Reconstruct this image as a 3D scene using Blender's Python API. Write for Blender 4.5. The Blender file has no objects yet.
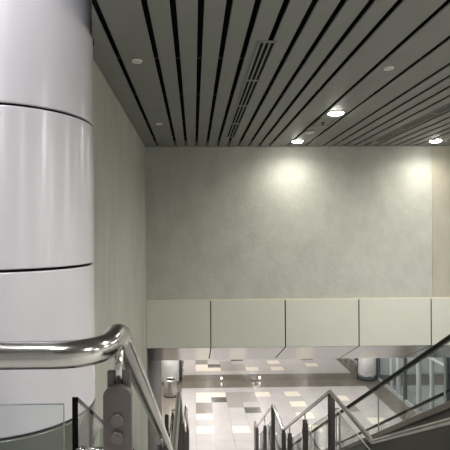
import bpy, bmesh, math, random
from mathutils import Vector, Matrix
random.seed(4)
scene = bpy.context.scene
COL = scene.collection
PI = math.pi
EYE = 6.7                      # height of the lens above the lower hall floor
TOP = 5.35                     # upper landing
HIGH = 10.4; VX = -.742        # taller space round the big column, left of this line
CEIL = EYE + 1.66              # underside of the slats

# ------------------------------------------------------------------ materials
def mat(name, base, rough=0.5, metal=0.0, emit=None, es=0.0, spec=None, coat=0.0):
    m = bpy.data.materials.new(name); m.use_nodes = True
    b = m.node_tree.nodes['Principled BSDF']
    b.inputs['Base Color'].default_value = (*base, 1)
    b.inputs['Roughness'].default_value = rough
    b.inputs['Metallic'].default_value = metal
    if spec is not None: b.inputs['Specular IOR Level'].default_value = spec
    if coat: b.inputs['Coat Weight'].default_value = coat; b.inputs['Coat Roughness'].default_value = 0.12
    if emit:
        b.inputs['Emission Color'].default_value = (*emit, 1)
        b.inputs['Emission Strength'].default_value = es
    return m

def mottled(name, c1, c2, scale=(1, 1, 1), nscale=2.0, rough=0.8, detail=8, bump=0.0, metal=0.0, lo=0.35, hi=0.65, spec=None):
    m = mat(name, c1, rough, metal, spec=spec); nt = m.node_tree; N = nt.nodes; L = nt.links
    b = N['Principled BSDF']
    tc = N.new('ShaderNodeTexCoord'); mp = N.new('ShaderNodeMapping')
    mp.inputs['Scale'].default_value = scale
    nz = N.new('ShaderNodeTexNoise'); nz.inputs['Scale'].default_value = nscale; nz.inputs['Detail'].default_value = detail
    nz.inputs['Roughness'].default_value = 0.6
    r = N.new('ShaderNodeValToRGB')
    r.color_ramp.elements[0].position = lo; r.color_ramp.elements[0].color = (*c1, 1)
    r.color_ramp.elements[1].position = hi; r.color_ramp.elements[1].color = (*c2, 1)
    L.new(tc.outputs['Object'], mp.inputs['Vector']); L.new(mp.outputs[0], nz.inputs['Vector'])
    L.new(nz.outputs['Fac'], r.inputs['Fac']); L.new(r.outputs['Color'], b.inputs['Base Color'])
    if bump:
        bp = N.new('ShaderNodeBump'); bp.inputs['Strength'].default_value = bump; bp.inputs['Distance'].default_value = 0.01
        n2 = N.new('ShaderNodeTexNoise'); n2.inputs['Scale'].default_value = nscale * 6; n2.inputs['Detail'].default_value = 6
        L.new(mp.outputs[0], n2.inputs['Vector']); L.new(n2.outputs['Fac'], bp.inputs['Height']); L.new(bp.outputs[0], b.inputs['Normal'])
    return m

def glass(name, tint, refl=1.0):
    m = bpy.data.materials.new(name); m.use_nodes = True; nt = m.node_tree; N = nt.nodes; L = nt.links
    N.remove(N['Principled BSDF']); out = N['Material Output']
    tr = N.new('ShaderNodeBsdfTransparent'); tr.inputs['Color'].default_value = (*tint, 1)
    gl = N.new('ShaderNodeBsdfGlossy'); gl.inputs['Roughness'].default_value = 0.02
    lw = N.new('ShaderNodeLayerWeight'); lw.inputs['Blend'].default_value = .5
    pw = N.new('ShaderNodeMath'); pw.operation = 'POWER'; pw.inputs[1].default_value = 5.0
    ml = N.new('ShaderNodeMath'); ml.operation = 'MULTIPLY_ADD'; ml.inputs[1].default_value = .55; ml.inputs[2].default_value = .035*refl; ml.use_clamp = True
    mx = N.new('ShaderNodeMixShader')
    L.new(lw.outputs['Facing'], pw.inputs[0]); L.new(pw.outputs[0], ml.inputs[0]); L.new(ml.outputs[0], mx.inputs[0])
    L.new(tr.outputs[0], mx.inputs[1]); L.new(gl.outputs[0], mx.inputs[2]); L.new(mx.outputs[0], out.inputs['Surface'])
    return m

M = {}
M['concrete'] = mottled('concrete', (.40, .408, .37), (.46, .468, .425), (1, 1, .8), 3.2, .85, bump=.6)
M['concrete_side'] = mottled('concrete_side', (.35, .35, .305), (.42, .42, .37), (1, 1, .35), 1.6, .85, bump=.25)
M['concrete_tan'] = mottled('concrete_tan', (.36, .34, .28), (.42, .40, .335), (1, 1, .6), 1.7, .85, bump=.2)
M['dark_grey'] = mat('dark_grey', (.07, .07, .063), .85)
M['plaster'] = mat('plaster', (.55, .55, .53), .8)
M['slat'] = mottled('slat', (.215, .22, .205), (.23, .235, .22), (1, 1, 1), 3, .55, spec=.3)
M['black'] = mat('black', (.006, .006, .007), .8, spec=.1)
M['fascia'] = mottled('fascia', (.56, .57, .505), (.585, .595, .53), (1, 1, 1), 1.0, .5)
M['soffit'] = mat('soffit', (.33, .335, .32), .16, .85)
M['dust'] = mottled('dust', (.52, .50, .38), (.62, .58, .42), (1, 1, 1), 9, .9)
M['white_lamp'] = mat('white_trim', (.75, .75, .72), .4)
M['lens_off'] = mat('lens_off', (.55, .55, .50), .35)
M['lens_on'] = mat('lens_on', (1, 1, 1), .4, emit=(1, .97, .86), es=95)
M['bright_disc'] = mat('bright_disc', (1, 1, 1), .4, emit=(1, .98, .92), es=9)
M['steel'] = mottled('steel', (.46, .45, .435), (.54, .53, .515), (1, 1, 1), 6, .16, metal=1.0)
M['steel_satin'] = mottled('steel_satin', (.42, .41, .385), (.50, .49, .46), (1, 1, .2), 5, .30, metal=1.0)
M['post'] = mat('post_paint', (.105, .092, .090), .36, .4)
M['bolt'] = mat('bolt_steel', (.15, .13, .128), .3, .6)
M['glass'] = glass('glass', (.925, .94, .93))
M['glass_clear'] = glass('glass_clear', (.93, .955, .95), 1.0)
M['glass_shop'] = glass('glass_shop', (.80, .84, .85), 3.0)
M['glass_edge'] = mat('glass_edge', (.003, .005, .004), .6, spec=.05)
M['glass_edge_pale'] = mat('glass_edge_pale', (.22, .25, .23), .2)
M['rubber'] = mat('rubber', (.007, .007, .008), .5, spec=.2)
M['clad'] = mottled('clad', (.10, .098, .088), (.125, .12, .108), (1, 1, 1), 2, .4, metal=.4)
M['deck'] = mat('deck', (.33, .30, .265), .35, .8)
M['step'] = mat('step', (.16, .16, .165), .45, .7)
M['yellow'] = mat('yellow', (.75, .55, .05), .5)
M['pale_stone'] = mat('pale_stone', (.45, .445, .42), .5)
M['stair'] = mottled('stair', (.36, .35, .33), (.44, .43, .41), (1, 1, 1), 14, .5)
M['nosing'] = mat('nosing', (.10, .10, .10), .7)
M['t_grey'] = mottled('tile_grey', (.31, .293, .292), (.345, .327, .325), (1, 1, 1), 1.2, .22)
M['t_cream'] = mat('tile_cream', (.55, .505, .43), .22)
M['t_brown'] = mat('tile_brown', (.17, .15, .14), .22)
M['t_taupe'] = mat('tile_taupe', (.24, .22, .21), .22)
M['t_dark'] = mat('tile_dark', (.07, .067, .068), .2)
M['t_border'] = mottled('tile_border', (.105, .09, .075), (.125, .108, .09), (1, 1, 1), 3, .2)
M['mirror'] = mat('mirror', (.80, .785, .77), .035, 1.0)
M['frame'] = mat('frame', (.50, .53, .54), .4, .5)
M['frame_dark'] = mat('frame_dark', (.10, .12, .13), .4, .5)
M['carrier'] = mat('carrier', (.03, .03, .03), .6)
M['vent_fin'] = mat('vent_fin', (.17, .17, .16), .5)

def column_mat(name, base, rough, metal, aniso):
    m = mat(name, base, rough, metal); N = m.node_tree.nodes; L = m.node_tree.links
    b = N['Principled BSDF']; t = N.new('ShaderNodeTangent'); t.direction_type = 'RADIAL'; t.axis = 'Z'
    b.inputs['Anisotropic'].default_value = aniso; b.inputs['Anisotropic Rotation'].default_value = .25
    L.new(t.outputs[0], b.inputs['Tangent'])
    return m
M['col_white'] = column_mat('column_white', (.73, .71, .755), .27, .12, .75)
M['col_steel'] = column_mat('column_steel', (.20, .21, .185), .3, .5, .75)
M['col_far'] = mat('column_far', (.92, .92, .94), .4)

# ------------------------------------------------------------------ helpers
def box(bm, x0, x1, y0, y1, z0, z1, mi=0):
    vs = [bm.verts.new(p) for p in ((x0,y0,z0),(x1,y0,z0),(x1,y1,z0),(x0,y1,z0),(x0,y0,z1),(x1,y0,z1),(x1,y1,z1),(x0,y1,z1))]
    for f in ((0,3,2,1),(4,5,6,7),(0,1,5,4),(1,2,6,5),(2,3,7,6),(3,0,4,7)):
        bm.faces.new([vs[i] for i in f]).material_index = mi

def prism(bm, poly, axis, a, b, mi=0, edge_mi=None):
    """extrude a polygon; axis 'x': poly is (y,z); 'y': (x,z); 'z': (x,y)"""
    def P(u, v, w):
        return {'x': (w, u, v), 'y': (u, w, v), 'z': (u, v, w)}[axis]
    A = [bm.verts.new(P(u, v, a)) for u, v in poly]; B = [bm.verts.new(P(u, v, b)) for u, v in poly]
    fs = [bm.faces.new(A), bm.faces.new(B[::-1])]
    for f in fs: f.material_index = mi
    n = len(poly)
    for i in range(n):
        f = bm.faces.new((A[i], B[i], B[(i+1) % n], A[(i+1) % n])); f.material_index = mi if edge_mi is None else edge_mi

def lathe(bm, prof, c, seg=32, mi=0, cap=True):
    """prof: list of (r, z) bottom to top"""
    rings = []
    for r, z in prof:
        rings.append([bm.verts.new((c[0]+r*math.cos(2*PI*i/seg), c[1]+r*math.sin(2*PI*i/seg), c[2]+z)) for i in range(seg)])
    for a, b in zip(rings, rings[1:]):
        for i in range(seg):
            f = bm.faces.new((a[i], a[(i+1) % seg], b[(i+1) % seg], b[i])); f.smooth = True; f.material_index = mi
    if cap:
        bm.faces.new(rings[0][::-1]).material_index = mi; bm.faces.new(rings[-1]).material_index = mi

def rod(bm, p0, p1, r, seg=16, mi=0):
    tube(bm, [Vector(p0), Vector(p1)], r, seg, mi)

def fillet(pts, rad, n=8):
    out = [Vector(pts[0])]
    for i in range(1, len(pts)-1):
        p, a, b = Vector(pts[i]), Vector(pts[i-1]), Vector(pts[i+1])
        r = rad[i-1] if isinstance(rad, (list, tuple)) else rad
        u, v = (a-p), (b-p); r = min(r, u.length*.49, v.length*.49)
        s, e = p + u.normalized()*r, p + v.normalized()*r
        for k in range(n+1):
            t = k/n
            out.append(s*(1-t)**2 + p*2*t*(1-t) + e*t*t)
    out.append(Vector(pts[-1])); return out

def tube(bm, pts, r, seg=20, mi=0, prof=None):
    pts = [Vector(p) for p in pts]; rings = []; ref = None
    for i, p in enumerate(pts):
        t = (pts[min(i+1, len(pts)-1)] - pts[max(i-1, 0)]).normalized()
        if ref is None:
            ref = Vector((0, 0, 1)) if abs(t.z) < .9 else Vector((1, 0, 0))
        n = (ref - t*ref.dot(t)).normalized(); b = t.cross(n); ref = n
        if prof: rings.append([bm.verts.new(p + b*u + n*w) for u, w in prof])
        else: rings.append([bm.verts.new(p + n*math.cos(2*PI*k/seg)*r + b*math.sin(2*PI*k/seg)*r) for k in range(seg)])
    m = len(rings[0])
    for a, c in zip(rings, rings[1:]):
        for k in range(m):
            f = bm.faces.new((a[k], a[(k+1) % m], c[(k+1) % m], c[k])); f.smooth = True; f.material_index = mi
    bm.faces.new(rings[0][::-1]).material_index = mi; bm.faces.new(rings[-1]).material_index = mi

def obj(name, bm, mats, parent=None, bevel=0.0):
    bmesh.ops.recalc_face_normals(bm, faces=bm.faces)
    me = bpy.data.meshes.new(name); bm.to_mesh(me); bm.free()
    for m in (mats if isinstance(mats, (list, tuple)) else [mats]): me.materials.append(m)
    o = bpy.data.objects.new(name, me); COL.objects.link(o)
    if parent:
        o.parent = parent
        o.matrix_parent_inverse = parent_world(parent).inverted()
    if bevel:
        md = o.modifiers.new('bevel', 'BEVEL'); md.width = bevel; md.segments = 2; md.limit_method = 'ANGLE'
    return o

def parent_world(p):
    m = p.matrix_basis.copy()
    if p.parent: m = parent_world(p.parent) @ p.matrix_parent_inverse @ m
    return m

def tag(o, label, cat, group=None):
    o['label'] = label; o['category'] = cat
    if group: o['group'] = group
    return o

def thing(name, loc, label, cat, group=None):
    o = bpy.data.objects.new(name, None); o.empty_display_size = .2; COL.objects.link(o); o.location = loc
    return tag(o, label, cat, group)

def struct(name, bm, m, parent=None, bevel=0):
    o = obj(name, bm, m, parent, bevel)
    if not parent: o['kind'] = 'structure'
    return o

def BM(): return bmesh.new()
def one(f, *a, **k):
    b = BM(); f(b, *a, **k); return b

# ------------------------------------------------------------------ setting
YB = 9.5                                   # face of the concrete wall over the stairwell
XL, XR = -0.97, 6.5
# concrete walls
struct('wall_back', one(box, XL, 4.86, YB, YB+.3, EYE-2.25, CEIL+.14), M['concrete'])
struct('wall_back_right', one(box, 4.86, XR, YB-.012, YB+.3, EYE-2.25, CEIL+.14), M['concrete_tan'])
struct('wall_left', one(box, XL-.25, XL, 4.35, 9.62, 0, CEIL+.14), M['concrete_side'])
struct('wall_left_hall', one(box, XL-.25, XL, 9.62, 13.7, 0, EYE-2.45), M['dark_grey'])  # hall end of the left wall, coloured darker than the rest
b = BM(); box(b, -3.4, XL-.25, 4.85, 5.05, 0, HIGH)
box(b, XL-.25, VX, 4.85, 5.05, CEIL+.16, HIGH); box(b, VX-.008, VX, 4.1, 4.85, CEIL+.16, HIGH)
struct('wall_left_return', b, M['concrete_side'])
struct('wall_left_landing', one(box, -3.4, -3.2, -3, 4.85, 0, HIGH), M['plaster'])
struct('wall_right', one(box, XR, XR+.2, -3, 10.8, 0, CEIL+.14), M['plaster'])
struct('wall_front', one(box, -3.4, XR+.2, -3.2, -3, 0, HIGH), M['plaster'])
# lower hall
FAR = 20.7
struct('wall_hall_far', one(box, -.57, 7.2, FAR, FAR+.15, 0, EYE-2.9), M['mirror'])
struct('wall_shop_far', one(box, 7.2, 13.2, FAR+.6, FAR+.8, 0, EYE-2.9), M['plaster'])
struct('wall_hall_left', one(box, -4.4, -4.2, 13.5, FAR+.8, 0, EYE-2.9), M['plaster'])
struct('wall_hall_end', one(box, -4.2, -.57, FAR+.6, FAR+.8, 0, EYE-2.9), M['plaster'])
struct('wall_shop_right', one(box, 13.2, 13.4, 10.8, FAR+.8, 0, EYE-2.9), M['plaster'])
struct('ceiling_lower', one(box, -4.4, 13.4, 10.80, FAR+.8, EYE-3.0, EYE-2.9), M['plaster'])
# floor of the lower hall: stone tiles, one cell each, dark border along the walls
def floor_bm():
    b = BM()
    g = 0.004
    TW, TD = .60, .55; X0 = .04; Y1 = 19.80
    special = {}
    def put(r, c, k): special[(r, c)] = k
    for rc, k in (((1,0),1),((1,1),1),((2,0),1),((2,1),4),((1,2),3),((1,3),3),((1,4),1),((2,2),3),((3,2),3),((2,3),3),
                  ((3,0),2),((4,0),2),((5,0),1),((7,0),1),((7,2),1),((4,3),4),((1,6),1),((3,6),1),((5,6),1),((7,6),1),
                  ((11,4),4),((10,6),1),((4,9),2),((6,10),1),((2,9),1)):
        put(*rc, k)
    nrow = 17; c0, c1 = -1, 12
    # border + surrounding floor
    def q(x0, x1, y0, y1, k): box(b, x0, x1, y0, y1, -.10, 0, k)
    xa, xb = X0 + c0*TW, X0 + c1*TW; ya = Y1 - nrow*TD
    for r in range(nrow):
        for c in range(c0, c1):
            q(X0+c*TW, X0+(c+1)*TW-g, Y1-(r+1)*TD+g, Y1-r*TD, special.get((r, c), 0))
    q(-4.4, xa-g, ya, FAR+.8, 5); q(xa, 13.4, Y1+g, FAR+.8, 5); q(xb, 8.0, ya, Y1, 5); q(8.0+g, 13.4, ya, Y1, 0)
    q(-4.4, 13.4, -3.2, ya-g, 0)
    return b
struct('floor', floor_bm(), [M['t_grey'], M['t_cream'], M['t_brown'], M['t_taupe'], M['t_dark'], M['t_border']])
# upper landing
b = BM(); box(b, -3.2, 6.5, -3, 1.16, TOP-.30, TOP); box(b, 3.75, 6.5, 1.16, 2.6, TOP-.30, TOP)
struct('floor_upper', b, M['pale_stone'])

# ------------------------------------------------------------------ slatted ceiling
gaps = [-.718, -.355] + [-.355 + .2085*i for i in range(1, 10)]
gaps += [gaps[-1]+.363, gaps[-1]+.726, gaps[-1]+1.089]
gaps += [gaps[-1]+.2085*i for i in range(1, 10)]
gaps += [gaps[-1]+.363, gaps[-1]+.726, gaps[-1]+1.089, gaps[-1]+1.30, gaps[-1]+1.51]
G = .047
b = BM(); box(b, VX, XR, -3, 4.46, CEIL+.12, CEIL+.14); box(b, XL, XR, 4.46, YB, CEIL+.12, CEIL+.14)
ceiling = struct('ceiling', b, M['black'])
def slat_bm(x0, x1, y0, y1):
    b = BM(); t = .004; h = .014            # folded metal tray: face and two upturned lips
    prism(b, [(x0, CEIL+h), (x0, CEIL+.004), (x0+.004, CEIL), (x1-.004, CEIL), (x1, CEIL+.004), (x1, CEIL+h),
              (x1-t, CEIL+h), (x1-t, CEIL+t), (x0+t, CEIL+t), (x0+t, CEIL+h)], 'y', y0, y1)
    return b
edge = [(gaps[0]-G/2, 3.47), (-.862, 4.05), (-.862, 4.10), (-.885, 4.24), (-.925, 4.36), (XL+.004, 4.455)]   # cut round the column
struct('ceiling_slat', one(prism, [(gaps[0]-G/2, YB-.01)] + edge + [(XL+.004, YB-.01)], 'z', CEIL, CEIL+.014), M['slat'], ceiling)
struct('ceiling_backing', one(prism, [(VX, 4.458)] + [(VX, 3.48)] + edge[1:] + [(XL+.004, 4.458)], 'z', CEIL+.12, CEIL+.14), M['black'], ceiling)
struct('ceiling_high', one(box, -3.4, VX+.02, -3.2, 5.05, HIGH, HIGH+.1), M['plaster'])
struct('trim_3', one(box, VX-.008, VX, -3, 3.45, CEIL+.141, HIGH), M['plaster'])
VENT1, VENT2 = .665, 3.50
for i in range(len(gaps)):
    x0 = gaps[i]+G/2; x1 = (gaps[i+1]-G/2) if i+1 < len(gaps) else XR-.01
    if x0 > XR-.05: break
    x1 = min(x1, XR-.01)
    struct('ceiling_slat', slat_bm(x0, x1, -3, YB-.01), M['slat'], ceiling)
# carrier rails seen through the gaps
for y in (-1.2, .3, 1.8, 3.3, 4.8, 6.1, 7.6, 8.9):
    struct('ceiling_carrier', one(box, XL if y > 4.47 else VX, XR, y-.02, y+.02, CEIL+.085, CEIL+.12), M['carrier'], ceiling)

# slot diffusers
def slot_diffuser(xc, y0, y1, label):
    t = thing('slot_diffuser', (xc, (y0+y1)/2, CEIL-.012), label, 'air vent', 'linear slot diffusers in the ceiling')
    w = .072
    b = BM()
    for x in (-w, w): box(b, xc+x-.010, xc+x+.010, y0, y1, CEIL-.012, CEIL)
    for y in (y0, y1): box(b, xc-w-.01, xc+w+.01, y-.012, y+.012, CEIL-.012, CEIL)
    obj('frame', b, M['slat'], t)
    obj('dark_slot', one(box, xc-w, xc+w, y0, y1, CEIL-.004, CEIL), M['black'], t)
    for k in (-1, 1):
        obj('fin', one(box, xc+k*.024-.008, xc+k*.024+.008, y0, y1, CEIL-.011, CEIL-.004), M['slat'], t)
    n = 4
    for k in range(1, n):
        y = y0 + (y1-y0)*k/n
        obj('crossbar', one(box, xc-w, xc+w, y-.02, y+.02, CEIL-.013, CEIL-.004), M['slat'], t)
slot_diffuser(VENT1, 4.15, 8.45, 'long dark slotted air vent in the dim ceiling left of the lit downlights')
slot_diffuser(VENT2, 4.6, 8.9, 'long dark slotted air vent in the ceiling between the two lamps that wash the wall')

# downlights
def spot(name, loc, energy, size, color=(1, .96, .86), rad=.06, blend=1.0, parent=None):
    l = bpy.data.lights.new(name, 'SPOT'); l.energy = energy; l.spot_size = math.radians(size); l.spot_blend = blend
    l.color = color; l.shadow_soft_size = rad
    o = bpy.data.objects.new(name, l); COL.objects.link(o); o.location = loc
    return o
def downlight(x, y, z, lit, label, r=.095, group='round downlights in the slatted ceiling', energy=0, size=150, color=(1, .96, .86)):
    t = thing('downlight', (x, y, z), label, 'ceiling light', group)
    b = BM(); lathe(b, [(r, 0), (r, -.006), (r*.93, -.012), (r*.80, -.012), (r*.78, -.004)], (x, y, z), 32, cap=False)
    obj('trim_ring', b, M['white_lamp'], t)
    k = 1.5 if lit else .35
    b = BM(); lathe(b, [(r*.80, -.006), (r*.74, -.006-.010*k), (r*.5, -.006-.018*k), (.2*r, -.006-.022*k), (.004, -.006-.0225*k)], (x, y, z), 32)
    obj('lens', b, M['lens_on'] if lit else M['lens_off'], t)
    if energy: spot('lamp', (x, y, z-.06), energy, size, color)
    return t
W = 'round lit downlight '
downlight(2.05, 6.72, CEIL, True, 'bright round downlight out in the ceiling, largest and nearest of those lit', r=.13, energy=170, size=165)
downlight(1.97, 8.88, CEIL, True, 'lit round downlight against the concrete wall, straight beyond the nearest lit one', r=.12, energy=110, size=165)
downlight(4.62, 8.88, CEIL, True, 'lit round downlight against the concrete wall at far right of the ceiling', r=.12, energy=110, size=165)
downlight(2.03, 4.84, CEIL, False, 'small round fitting in the pale right half of the ceiling', .052)  # small flat ceiling fittings, built with the downlight shape
downlight(-.55, 4.64, CEIL, False, 'small round fitting in the dark ceiling nearest the white column', .052)
downlight(-.54, 7.40, CEIL, False, 'faint round fitting in the dark ceiling by the back corner', .052)
# smoke detector and access hatch
t = thing('smoke_detector', (1.99, 8.0, CEIL), 'small flat round smoke detector beside the lit downlight by the wall', 'smoke detector')
b = BM(); lathe(b, [(.085, 0), (.085, -.014), (.06, -.032), (.02, -.036)], (1.99, 8.0, CEIL), 28); obj('body', b, M['lens_off'], t)
b = BM(); lathe(b, [(.087, -.006), (.087, -.010)], (1.99, 8.0, CEIL), 28); obj('vent_ring', b, M['black'], t)
t = thing('access_hatch', (2.03, 7.28, CEIL), 'small square ceiling hatch with a sprinkler just beyond the bright downlight', 'ceiling hatch')
b = BM(); box(b, 1.91, 2.15, 7.05, 7.52, CEIL-.006, CEIL+.003); obj('panel', b, M['slat'], t)
b = BM()
for a0, a1, c0, c1 in ((1.905, 1.913, 7.045, 7.525), (2.147, 2.155, 7.045, 7.525), (1.905, 2.155, 7.045, 7.053), (1.905, 2.155, 7.517, 7.525)):
    box(b, a0, a1, c0, c1, CEIL-.008, CEIL-.005)
obj('shadow_gap', b, M['black'], t)
b = BM(); lathe(b, [(.035, 0), (.035, -.01), (.012, -.014), (.012, -.04), (.03, -.044), (.03, -.048)], (2.03, 7.32, CEIL-.006), 20)
obj('sprinkler', b, M['post'], t)
# unseen lamps added over the upper landing to light the walls and column
for x, y, e in ((-.5, .2, 80), (2.03, -.6, 370), (2.03, 2.2, 260), (4.66, -.5, 540), (4.66, 2.2, 620), (4.64, 4.84, 620), (4.63, 6.9, 420)):
    downlight(x, y, CEIL, True, 'added unseen downlight over the upper landing', energy=e, size=172, color=(1, .97, .93), group='added downlights over the upper landing')
for x, y, e in ((-1.5, .2, 150), (-2.5, 1.2, 110), (-.92, 2.0, 190)):  # unseen lamps, added up here to brighten the white column
    downlight(x, y, HIGH, True, 'added unseen downlight in the high ceiling before the white column', .12, 'added downlights in the high ceiling', e, 172, (.92, .92, 1))

# ------------------------------------------------------------------ fascia panels under the concrete wall
FY = 9.44; ztop = EYE-1.435; zbot = EYE-2.385; YS = 10.76; zs = EYE-3.0
seams = [XL, .325, 1.83, 3.325, 4.80, 6.27]
names = ['pale grey fascia panel at the left corner by the concrete side wall',
         'pale grey fascia panel, second from the left corner, above the bin side of the stairs',
         'pale grey fascia panel in the middle of the row above the stair railing',
         'pale grey fascia panel above the low end of the escalator handrail',
         'pale grey fascia panel at far right above the escalator glass']
th = .02; gp = .011
for i in range(5):
    x0, x1 = seams[i]+gp, seams[i+1]-gp
    ybk = YB-.014
    if i == 0: x0 = XL+.004
    t = thing('fascia_panel', ((x0+x1)/2, FY, ztop), names[i], 'wall panel', 'fascia panels in a row under the concrete wall')
    obj('front_face', one(prism, [(FY, zbot), (FY, ztop), (ybk, ztop), (ybk, ztop-th), (FY+th, ztop-th), (FY+th, zbot)], 'x', x0, x1), M['fascia'], t, .004)
    obj('sloped_soffit', one(prism, [(FY, zbot-.002), (FY+th, zbot-.002), (YS, zs+.02), (YS, zs)], 'x', x0, x1), M['soffit'], t)
# dark sub-frame behind the joints
struct('trim_1', one(prism, [(FY+.025, zbot+.03), (FY+.025, ztop-.03), (YB-.014, ztop-.03), (YB-.014, zbot+.3), (YS-.01, zs+.06), (YS-.01, zs+.03)], 'x', XL+.01, XR-.01), M['black'])
struct('trim_2', one(box, XL+.004, XR-.005, FY+.012, YB-.013, ztop+.001, ztop+.014), M['dust'])

# ------------------------------------------------------------------ round clad column by the landing
CX, CY, CR = -1.595, 4.06, .72
col = thing('round_column', (CX, CY, 0), 'large round column clad in glossy white panels at the left', 'column')
z3 = EYE-1.494; P = 1.2
b = BM(); lathe(b, [(CR-.03, 0), (CR-.03, HIGH)], (CX, CY, 0), 64); obj('core', b, M['black'], col)
bands = [(z3+k*P, min(z3+(k+1)*P, HIGH)) for k in range(5)]
for a, c in bands:
    b = BM(); lathe(b, [(CR-.02, a+.011), (CR-.004, a+.011), (CR, a+.016), (CR, a+.022), (CR, a+.03), (CR, c-.03), (CR, c-.022), (CR, c-.016), (CR-.004, c-.011), (CR-.02, c-.011)], (CX, CY, 0), 128)
    obj('cladding_panel', b, M['col_white'], col)
z = z3
while z > .05:
    a = max(z-P, 0)
    b = BM(); lathe(b, [(CR-.02, a+.011), (CR-.004, a+.011), (CR, a+.016), (CR, a+.022), (CR, a+.03), (CR, z-.03), (CR, z-.022), (CR, z-.016), (CR-.004, z-.011), (CR-.02, z-.011)], (CX, CY, 0), 128)
    o = obj('lower_cladding_panel', b, M['col_steel'], col); o['label'] = 'dull grey green metal cladding low on the column'
    z -= P

# ------------------------------------------------------------------ stairs
L1 = EYE-2.07-1.075; L2 = EYE-3.95-1.075
SX0, SX1 = -.34, 1.86
def flight_bm(y0, z0, y1, z1, n):
    """stepped slab going down from (y0,z0) to (y1,z1)"""
    b = BM(); h = (z0-z1)/n; d = (y1-y0)/n
    poly = []
    for i in range(n):
        poly += [(y0+i*d, z0-(i+1)*h), (y0+(i+1)*d, z0-(i+1)*h)]
    poly += [(y1, max(z1-.05, 0)), (y1-.28, max(z1-.05, 0)), (y0, z0-h-.22)]
    prism(b, poly, 'x', SX0, SX1)
    return b, h, d
stairs = thing('staircase', (.76, 1.2, 0), 'three flight grey stone staircase leading down from the upper landing', 'staircase')
def add_flight(y0, z0, y1, z1, n):
    b, h, d = flight_bm(y0, z0, y1, z1, n)
    f = obj('flight', b, M['stair'], stairs)
    b = BM()
    for i in range(1, n):
        yy = y0+i*d; zz = z0-i*h
        box(b, SX0+.05, SX1-.05, yy-.045, yy-.005, zz, zz+.004)
    obj('nosing_strips', b, M['nosing'], f)
add_flight(1.17, TOP, 4.5, L1, 11)
obj('landing', one(box, SX0, SX1, 4.5, 6.0, L1-.25, L1), M['stair'], stairs)
add_flight(6.0, L1, 9.2, L2, 12)
obj('landing', one(box, XL+.01, SX1, 9.2, 10.5, L2-.25, L2), M['stair'], stairs)
add_flight(10.5, L2, 13.3, 0, 10)
for y in (5.25, 9.85):
    zz = (L1 if y < 7 else L2)-.25
    obj('pier', one(box, .5, 1.0, y-.2, y+.2, 0, zz), M['concrete'], stairs)

# ------------------------------------------------------------------ railings
def zrail(y, bend=4.56):                     # handrail centre height along the stairs
    pts = [(-9, EYE-.275), (1.25, EYE-.275), (bend, EYE-2.10), (6.0, EYE-2.10), (9.2, EYE-3.95), (10.5, EYE-3.95), (13.3, EYE-5.63), (99, EYE-5.63)]
    for (a, za), (c, zc) in zip(pts, pts[1:]):
        if a <= y <= c: return za + (zc-za)*(y-a)/(c-a)
def zfloor(y):
    pts = [(-9, TOP), (1.17, TOP), (4.5, L1), (6.0, L1), (9.2, L2), (10.5, L2), (13.3, 0), (99, 0)]
    for (a, za), (c, zc) in zip(pts, pts[1:]):
        if a <= y <= c: return za + (zc-za)*(y-a)/(c-a)

def tread(y):
    for a, za, c, zc, n in ((1.17, TOP, 4.5, L1, 11), (6.0, L1, 9.2, L2, 12), (10.5, L2, 13.3, 0, 10)):
        if a < y < c:
            return za - (za-zc)/n*(min(int((y+.02-a)/((c-a)/n)), n-1)+1)
    return zfloor(y)

def make_post(root, x, y, side, drop=.094, detail=True, w=.067, face=-1):
    """flat plate post: square back plate, round-headed front plate, stem to the handrail, side standoffs for the glass"""
    zr = zrail(y, 4.3 if side < 0 else 4.56); zb = tread(y)
    zt = zr-drop
    b = BM()
    box(b, x-w*.42, x+w*.42, y+.004, y+.020, zb, zt+.028)
    poly = [(x-w/2, zb), (x+w/2, zb)] + [(x+w/2*math.cos(a), zt-w/2*.7+w/2*.7*math.sin(a)) for a in [PI*k/14 for k in range(15)]]
    prism(b, poly, 'y', y-.022, y+.002)
    p = obj('post', b, M['post'], root, .003)
    b = BM(); rod(b, (x, y+.008, zt-.01), (x, y+.008, zr-.015), .011, 12); obj('stem', b, M['steel'], p)
    if detail:
        for dz in (.078, .119):
            b = BM(); rod(b, (x, y-.021, zt-dz), (x, y-.031, zt-dz), .0145, 20); rod(b, (x, y-.030, zt-dz), (x, y-.034, zt-dz), .008, 12)
            obj('bolt', b, M['bolt'], p)
    for dz in (.158, .58):
        b = BM(); rod(b, (x, y-.006, zt-dz), (x+side*.10, y-.006, zt-dz), .009, 14)
        lathe_pts = (x+side*.088, y-.006, zt-dz)
        bmesh.ops.create_uvsphere(b, u_segments=16, v_segments=10, radius=.012, matrix=Matrix.Translation(lathe_pts))
        for f in b.faces: f.smooth = True
        obj('glass_fixing', b, M['steel'], p)
    return p

def glass_panel(root, x, y0, y1, down, up_low=.11, edge='glass_edge'):
    """pane in a plane of constant x between y0 and y1, following the rail"""
    ys = [y0] + [k for k in (1.25, 4.5, 6.0, 9.2, 10.5, 13.3) if y0 < k < y1] + [y1]
    topp = [(y, zrail(y)-down) for y in ys]; ys2 = [y0] + [k for k in (1.17, 4.5, 6.0, 9.2, 10.5, 13.3) if y0 < k < y1] + [y1]
    bot = [(y, zfloor(y)+up_low) for y in ys2]
    b = BM(); prism(b, topp + bot[::-1], 'x', x-.006, x+.006, 0, 1)
    return obj('glass_pane', b, [M['glass'], M[edge]], root)

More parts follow.
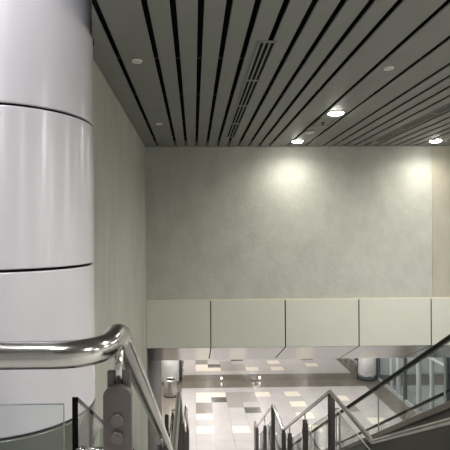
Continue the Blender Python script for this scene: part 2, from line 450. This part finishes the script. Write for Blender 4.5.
# left railing
LX = -.204; R = .0305
left = thing('stair_railing', (LX, 1.04, TOP), 'stainless steel handrail curving from front left down the left of the stairs', 'railing', 'glass and steel stair railings')
zl = EYE-.275
path = fillet([(-3.17, 1.04, zl), (LX, 1.04, zl), (LX, 1.27, zl), (LX, 4.3, EYE-2.10), (LX, 6.0, EYE-2.10), (LX, 9.2, EYE-3.95),
               (LX, 10.5, EYE-3.95), (LX, 13.3, EYE-5.63), (LX, 13.75, EYE-5.63), (LX, 13.75, 0)], [.13, .07, .05, .04, .05, .05, .05, .05, .10], 12)
obj('handrail', one(tube, path, R, 28), M['steel'], left)
make_post(left, -.183, 1.13, -1)
for y, dr in ((2.9, .10), (4.2, .06), (6.0, .05), (7.6, .15), (8.7, .15), (9.3, .05), (10.5, .05), (11.9, .18), (13.2, .06)):
    make_post(left, LX, y, -1, dr, False, .07)
b = BM(); prism(b, [(-3.15, TOP+.03), (-.305, TOP+.03), (-.305, EYE-.405), (-3.15, EYE-.405)], 'y', 1.094, 1.104, 0, 1)
obj('glass_pane', b, [M['glass_clear'], M['glass_edge_pale']], left)
# first stair pane: starts by the first post, its top edge falls with the stairs
b = BM()
prism(b, [(1.13, EYE-.40), (2.35, EYE-.40-.72), (2.35, zfloor(2.35)+.1), (1.13, TOP-.0)], 'x', -.294, -.280, 0, 1)
obj('glass_pane', b, [M['glass'], M['glass_edge']], left)
for a, c in ((2.42, 3.55), (3.62, 4.42), (4.5, 5.95), (6.05, 7.55), (7.65, 9.15), (9.3, 10.45), (10.55, 11.85), (11.95, 13.2)):
    glass_panel(left, LX-.085, a, c, .22)
# level posts of the landing part
for x in (-1.3, -2.4):
    b = BM(); box(b, x-.035, x+.035, 1.02, 1.06, TOP, zl-.06); p = obj('post', b, M['post'], left, .003)
    b = BM(); rod(b, (x, 1.04, zl-.07), (x, 1.04, zl-.015), .011); obj('stem', b, M['steel'], p)
    b = BM(); rod(b, (x, 1.04, zl-.35), (x, 1.10, zl-.35), .009); obj('glass_fixing', b, M['steel'], p)

# right railing (beside the escalator)
RX = 1.74; R2 = .026
right = thing('stair_railing', (RX, 1.2, TOP), 'stainless steel handrail zigzagging down in level and sloped runs beside the escalator', 'railing', 'glass and steel stair railings')
path = fillet([(RX, -.2, zl), (RX, 1.27, zl), (RX, 4.58, EYE-2.10), (RX, 6.02, EYE-2.10), (RX, 9.2, EYE-3.95),
               (RX, 10.5, EYE-3.95), (RX, 13.3, EYE-5.63), (RX, 13.7, EYE-5.63), (RX, 13.7, 0)], [.07, .04, .02, .04, .03, .05, .05, .10], 8)
obj('handrail', one(tube, path, R2, 24), M['steel'], right)
for y, dr in ((1.13, .06), (2.9, .10), (5.98, .05), (7.4, .15), (8.62, .19), (9.22, .05), (10.47, .05), (11.7, .28), (13.2, .06)):
    make_post(right, RX, y, 1, dr, False, .09)
for a, c in ((1.2, 2.35), (2.45, 3.55), (3.65, 4.5), (4.62, 5.93), (6.04, 7.35), (7.45, 8.57), (8.67, 9.17), (9.28, 10.42), (10.53, 11.65), (11.75, 13.15)):
    glass_panel(right, RX+.085, a, c, .22, edge='glass_edge_pale')

# short guard post between the left rail and the side wall on the low landing
t = thing('guard_post', (-.63, 10.44, L2), 'short dark post on the low landing between left railing and side wall', 'post')
b = BM(); x, y = -.63, 10.44; w = .09; zt = L2+.92
poly = [(x-w/2, L2), (x+w/2, L2)] + [(x+w/2*math.cos(a), zt-.03+.03*math.sin(a)) for a in [PI*k/12 for k in range(13)]]
prism(b, poly, 'y', y-.012, y+.012); obj('plate', b, M['post'], t, .003)
b = BM(); rod(b, (x, y-.013, zt-.16), (x+.05, y-.03, zt-.16), .012); obj('glass_fixing', b, M['steel'], t)

# ------------------------------------------------------------------ escalator
S = .6; EC = 1.455                 # slope; handrail height is EYE + EC - S*y on the incline
EXN, EXF = 2.2, 3.2
esc = thing('escalator', (2.7, 8, 0), 'escalator with black rubber handrails and glass sides right of the stairs', 'escalator')
def zi(c, y): return EYE + c - S*y
yt, yb = (EC+.36)/S, (EC+5.75)/S  # where the handrail leaves / meets the level runs
def side_path(dc, y_ext0, y_ext1):
    z0 = zi(EC-dc, yt); z1 = zi(EC-dc, yb)
    return [(y_ext0, z0), (yt, z0), (yb, z1), (y_ext1, z1)]
hr = [(.028, -.012), (.028, .008), (.022, .016), (-.022, .016), (-.028, .008), (-.028, -.012), (-.018, -.016), (.018, -.016)]
for X, lab in ((EXN, 'near'), (EXF, 'far')):
    pp = side_path(0, 1.3, 13.9)
    zt0, zt1 = pp[0][1], pp[-1][1]
    pts = [(X, 1.5, zt0-.62), (X, 1.02, zt0-.55), (X, .92, zt0-.28), (X, 1.05, zt0), (X, yt, zt0), (X, yb, zt1), (X, 13.7, zt1), (X, 13.95, zt1-.28), (X, 13.85, zt1-.55), (X, 13.4, zt1-.62)]
    b = BM(); tube(b, fillet(pts, [.2, .25, .25, .5, .5, .25, .25, .2], 8), 0, prof=hr); obj('handrail', b, M['rubber'], esc)
    # panes of the balustrade
    def pane(a, c):
        ys = [a] + [k for k in (yt, yb) if a < k < c] + [c]
        f = lambda y, d: zi(EC-d, min(max(y, yt), yb))
        b = BM(); prism(b, [(y, f(y, .02)) for y in ys] + [(y, f(y, .74)) for y in ys[::-1]], 'x', X-.006, X+.006, 0, 1)
        obj('glass_pane', b, [M['glass'], M['glass_edge_pale']], esc)
    cuts = [1.1, 2.6, 4.1, 5.6, 7.1, 8.6, 10.1, 11.6, 13.7]
    for a, c in zip(cuts, cuts[1:]): pane(a+.004, c-.004)
def strip(name, x0, x1, d0, d1, m, y0=.9, y1=14.0):
    f = lambda y, d: zi(EC-d, min(max(y, yt), yb))
    ys = [y0, yt, yb, y1]
    b = BM(); prism(b, [(y, f(y, d0)) for y in ys] + [(y, max(f(y, d1), 0.0)) for y in ys[::-1]], 'x', x0, x1)
    return obj(name, b, m, esc, .004)
strip('outer_deck', 1.93, EXN-.03, .65, .705, M['deck'])
strip('inner_deck', EXN+.03, EXN+.14, .72, .86, M['deck'])
strip('inner_deck', EXF-.14, EXF-.03, .72, .86, M['deck'])
strip('outer_deck', EXF+.03, EXF+.27, .65, .705, M['deck'])
strip('side_cladding', 1.96, 2.0, .705, 1.9, M['clad'])
strip('side_cladding', EXF+.20, EXF+.24, .705, 1.9, M['clad'])
strip('truss_base', 2.0, EXF+.20, 1.45, 1.9, M['black'])
n = 40
for k in range(n):
    y = yt-.3 + k*.38*1.0
    if y > yb: break
    z0 = min(zi(EC-1.0, y+.19), zi(EC-1.0, yt))
    b = BM(); prism(b, [(y, z0), (y+.39, z0), (y+.39, z0-.05), (y+.02, z0-.26), (y, z0-.24)], 'x', EXN+.15, EXF-.15)
    s = obj('step', b, M['step'], esc)
obj('comb_plate', one(box, EXN+.15, EXF-.15, .9, yt-.32, TOP-.3, TOP), M['deck'], esc)
obj('comb_plate', one(box, EXN+.15, EXF-.15, yb+.1, 14.2, 0, .03), M['deck'], esc)

# ------------------------------------------------------------------ lower hall furnishings
def far_column(x, y, label, ph=.24):
    t = thing('round_column', (x, y, 0), label, 'column', 'white columns in the lower hall')
    b = BM(); lathe(b, [(.39, ph), (.39, EYE-3.002)], (x, y, 0), 48); obj('shaft', b, M['col_far'], t)
    b = BM(); lathe(b, [(.40, 0), (.40, ph-.03), (.385, ph)], (x, y, 0), 48); o = obj('plinth', b, M['frame_dark'], t); o['label'] = 'dark metal plinth'
    b = BM(); lathe(b, [(.41, ph-.06), (.41, ph-.02)], (x, y, 0), 48); obj('band', b, M['steel'], t)
far_column(-1.08, 20.55, 'white round column down in the lower hall behind the steel bin', .12)
far_column(7.63, 20.75, 'white round column down in the lower hall beside the glass shop front')
# litter bin
bx, by, br, bh = -.985, 18.95, .275, .67
t = thing('litter_bin', (bx, by, 0), 'round stainless steel litter bin with dark open top in front of the white column', 'bin')
b = BM(); lathe(b, [(br*.98, .03), (br, .06), (br, bh-.02), (br*.97, bh), (br*.70, bh), (br*.68, bh-.04)], (bx, by, 0), 40, cap=False); obj('body', b, M['steel_satin'], t)
b = BM(); lathe(b, [(br*.70, bh-.20), (br*.72, bh-.03)], (bx, by, 0), 40); obj('opening', b, M['black'], t)
b = BM(); lathe(b, [(br*1.01, 0), (br*1.01, .04)], (bx, by, 0), 40); obj('base_ring', b, M['black'], t)
# small glowing discs at the foot of the polished wall
for x, lab in ((1.17, 'left'), (2.85, 'right')):
    t = thing('wall_disc', (x, FAR-.02, .13), 'tiny bright disc low on the polished wall, %s one of the pair' % lab, 'lamp', 'tiny bright discs at the foot of the polished wall')
    b = BM(); rod(b, (x, FAR-.001, .13), (x, FAR-.025, .13), .05, 20); obj('housing', b, M['steel'], t)
    b = BM(); rod(b, (x, FAR-.024, .13), (x, FAR-.032, .13), .040, 20); obj('lens', b, M['bright_disc'], t)
# glazed shop front along the right of the hall
sf = struct('window_1', one(box, 8.09, 8.105, 11.0, FAR, .1, EYE-3.0), M['glass_shop'])
for i, y in enumerate((20.6, 19.2, 18.55, 17.95, 16.85, 15.9, 14.95, 13.7, 12.4, 11.1)):
    w = .05 if i % 2 else .08
    struct('mullion', one(box, 8.04, 8.15, y-w, y+w, 0, EYE-3.0), M['frame'] if i % 3 else M['frame_dark'], sf)
struct('sill', one(box, 8.05, 8.14, 11.0, FAR, 0, .10), M['frame'], sf)
for y in (15.9, 18.55):
    struct('transom', one(box, 8.05, 8.14, y-1, y+1, 2.2, 2.27), M['frame'], sf)

# unseen lamps added in the lower ceiling to light the hall
LZ = EYE-3.0
def disk(name, loc, energy, size, color=(1, .97, .93)):
    l = bpy.data.lights.new(name, 'AREA'); l.shape = 'DISK'; l.size = size; l.energy = energy; l.color = color
    o = bpy.data.objects.new(name, l); COL.objects.link(o); o.location = loc
    return o
for x in (.9, 3.7, 6.7):
    for y in (12.4, 15.2, 18.0):
        downlight(x, y, LZ, True, 'added unseen downlight in the lower hall ceiling', .14, 'added downlights in the lower hall ceiling')
        disk('lamp', (x, y, LZ-.04), 60, .26)
for x in (-1.75, 10.6):  # added too; the left ones stand near the white column to brighten it
    for y in (15.2, 18.5):
        downlight(x, y, LZ, True, 'added unseen downlight in the lower hall ceiling', .14, 'added downlights in the lower hall ceiling')
        disk('lamp', (x, y, LZ-.04), 180 if x < 0 else 110, .26)

# ------------------------------------------------------------------ world, camera, view
w = bpy.data.worlds.new('world'); scene.world = w; w.use_nodes = True
w.node_tree.nodes['Background'].inputs['Color'].default_value = (.9, .95, 1, 1)
w.node_tree.nodes['Background'].inputs['Strength'].default_value = .05
cam = bpy.data.cameras.new('camera'); co = bpy.data.objects.new('camera', cam); COL.objects.link(co)
YAW, ROLL = math.radians(1.1), math.radians(-.35)
co.matrix_world = Matrix.Translation((0, 0, EYE)) @ Matrix.Rotation(-YAW, 4, 'Z') @ Matrix.Rotation(PI/2, 4, 'X') @ Matrix.Rotation(ROLL, 4, 'Z')
cam.sensor_width = 36; cam.lens = 470/450*36
cam.shift_x = 22/450; cam.shift_y = 4/450
cam.clip_start = .05; cam.clip_end = 200
scene.camera = co
scene.cycles.transparent_max_bounces = 32
vs = scene.view_settings
vs.view_transform = 'Standard'; vs.look = 'None'; vs.exposure = 0.0; vs.gamma = 1.0; vs.use_curve_mapping = False
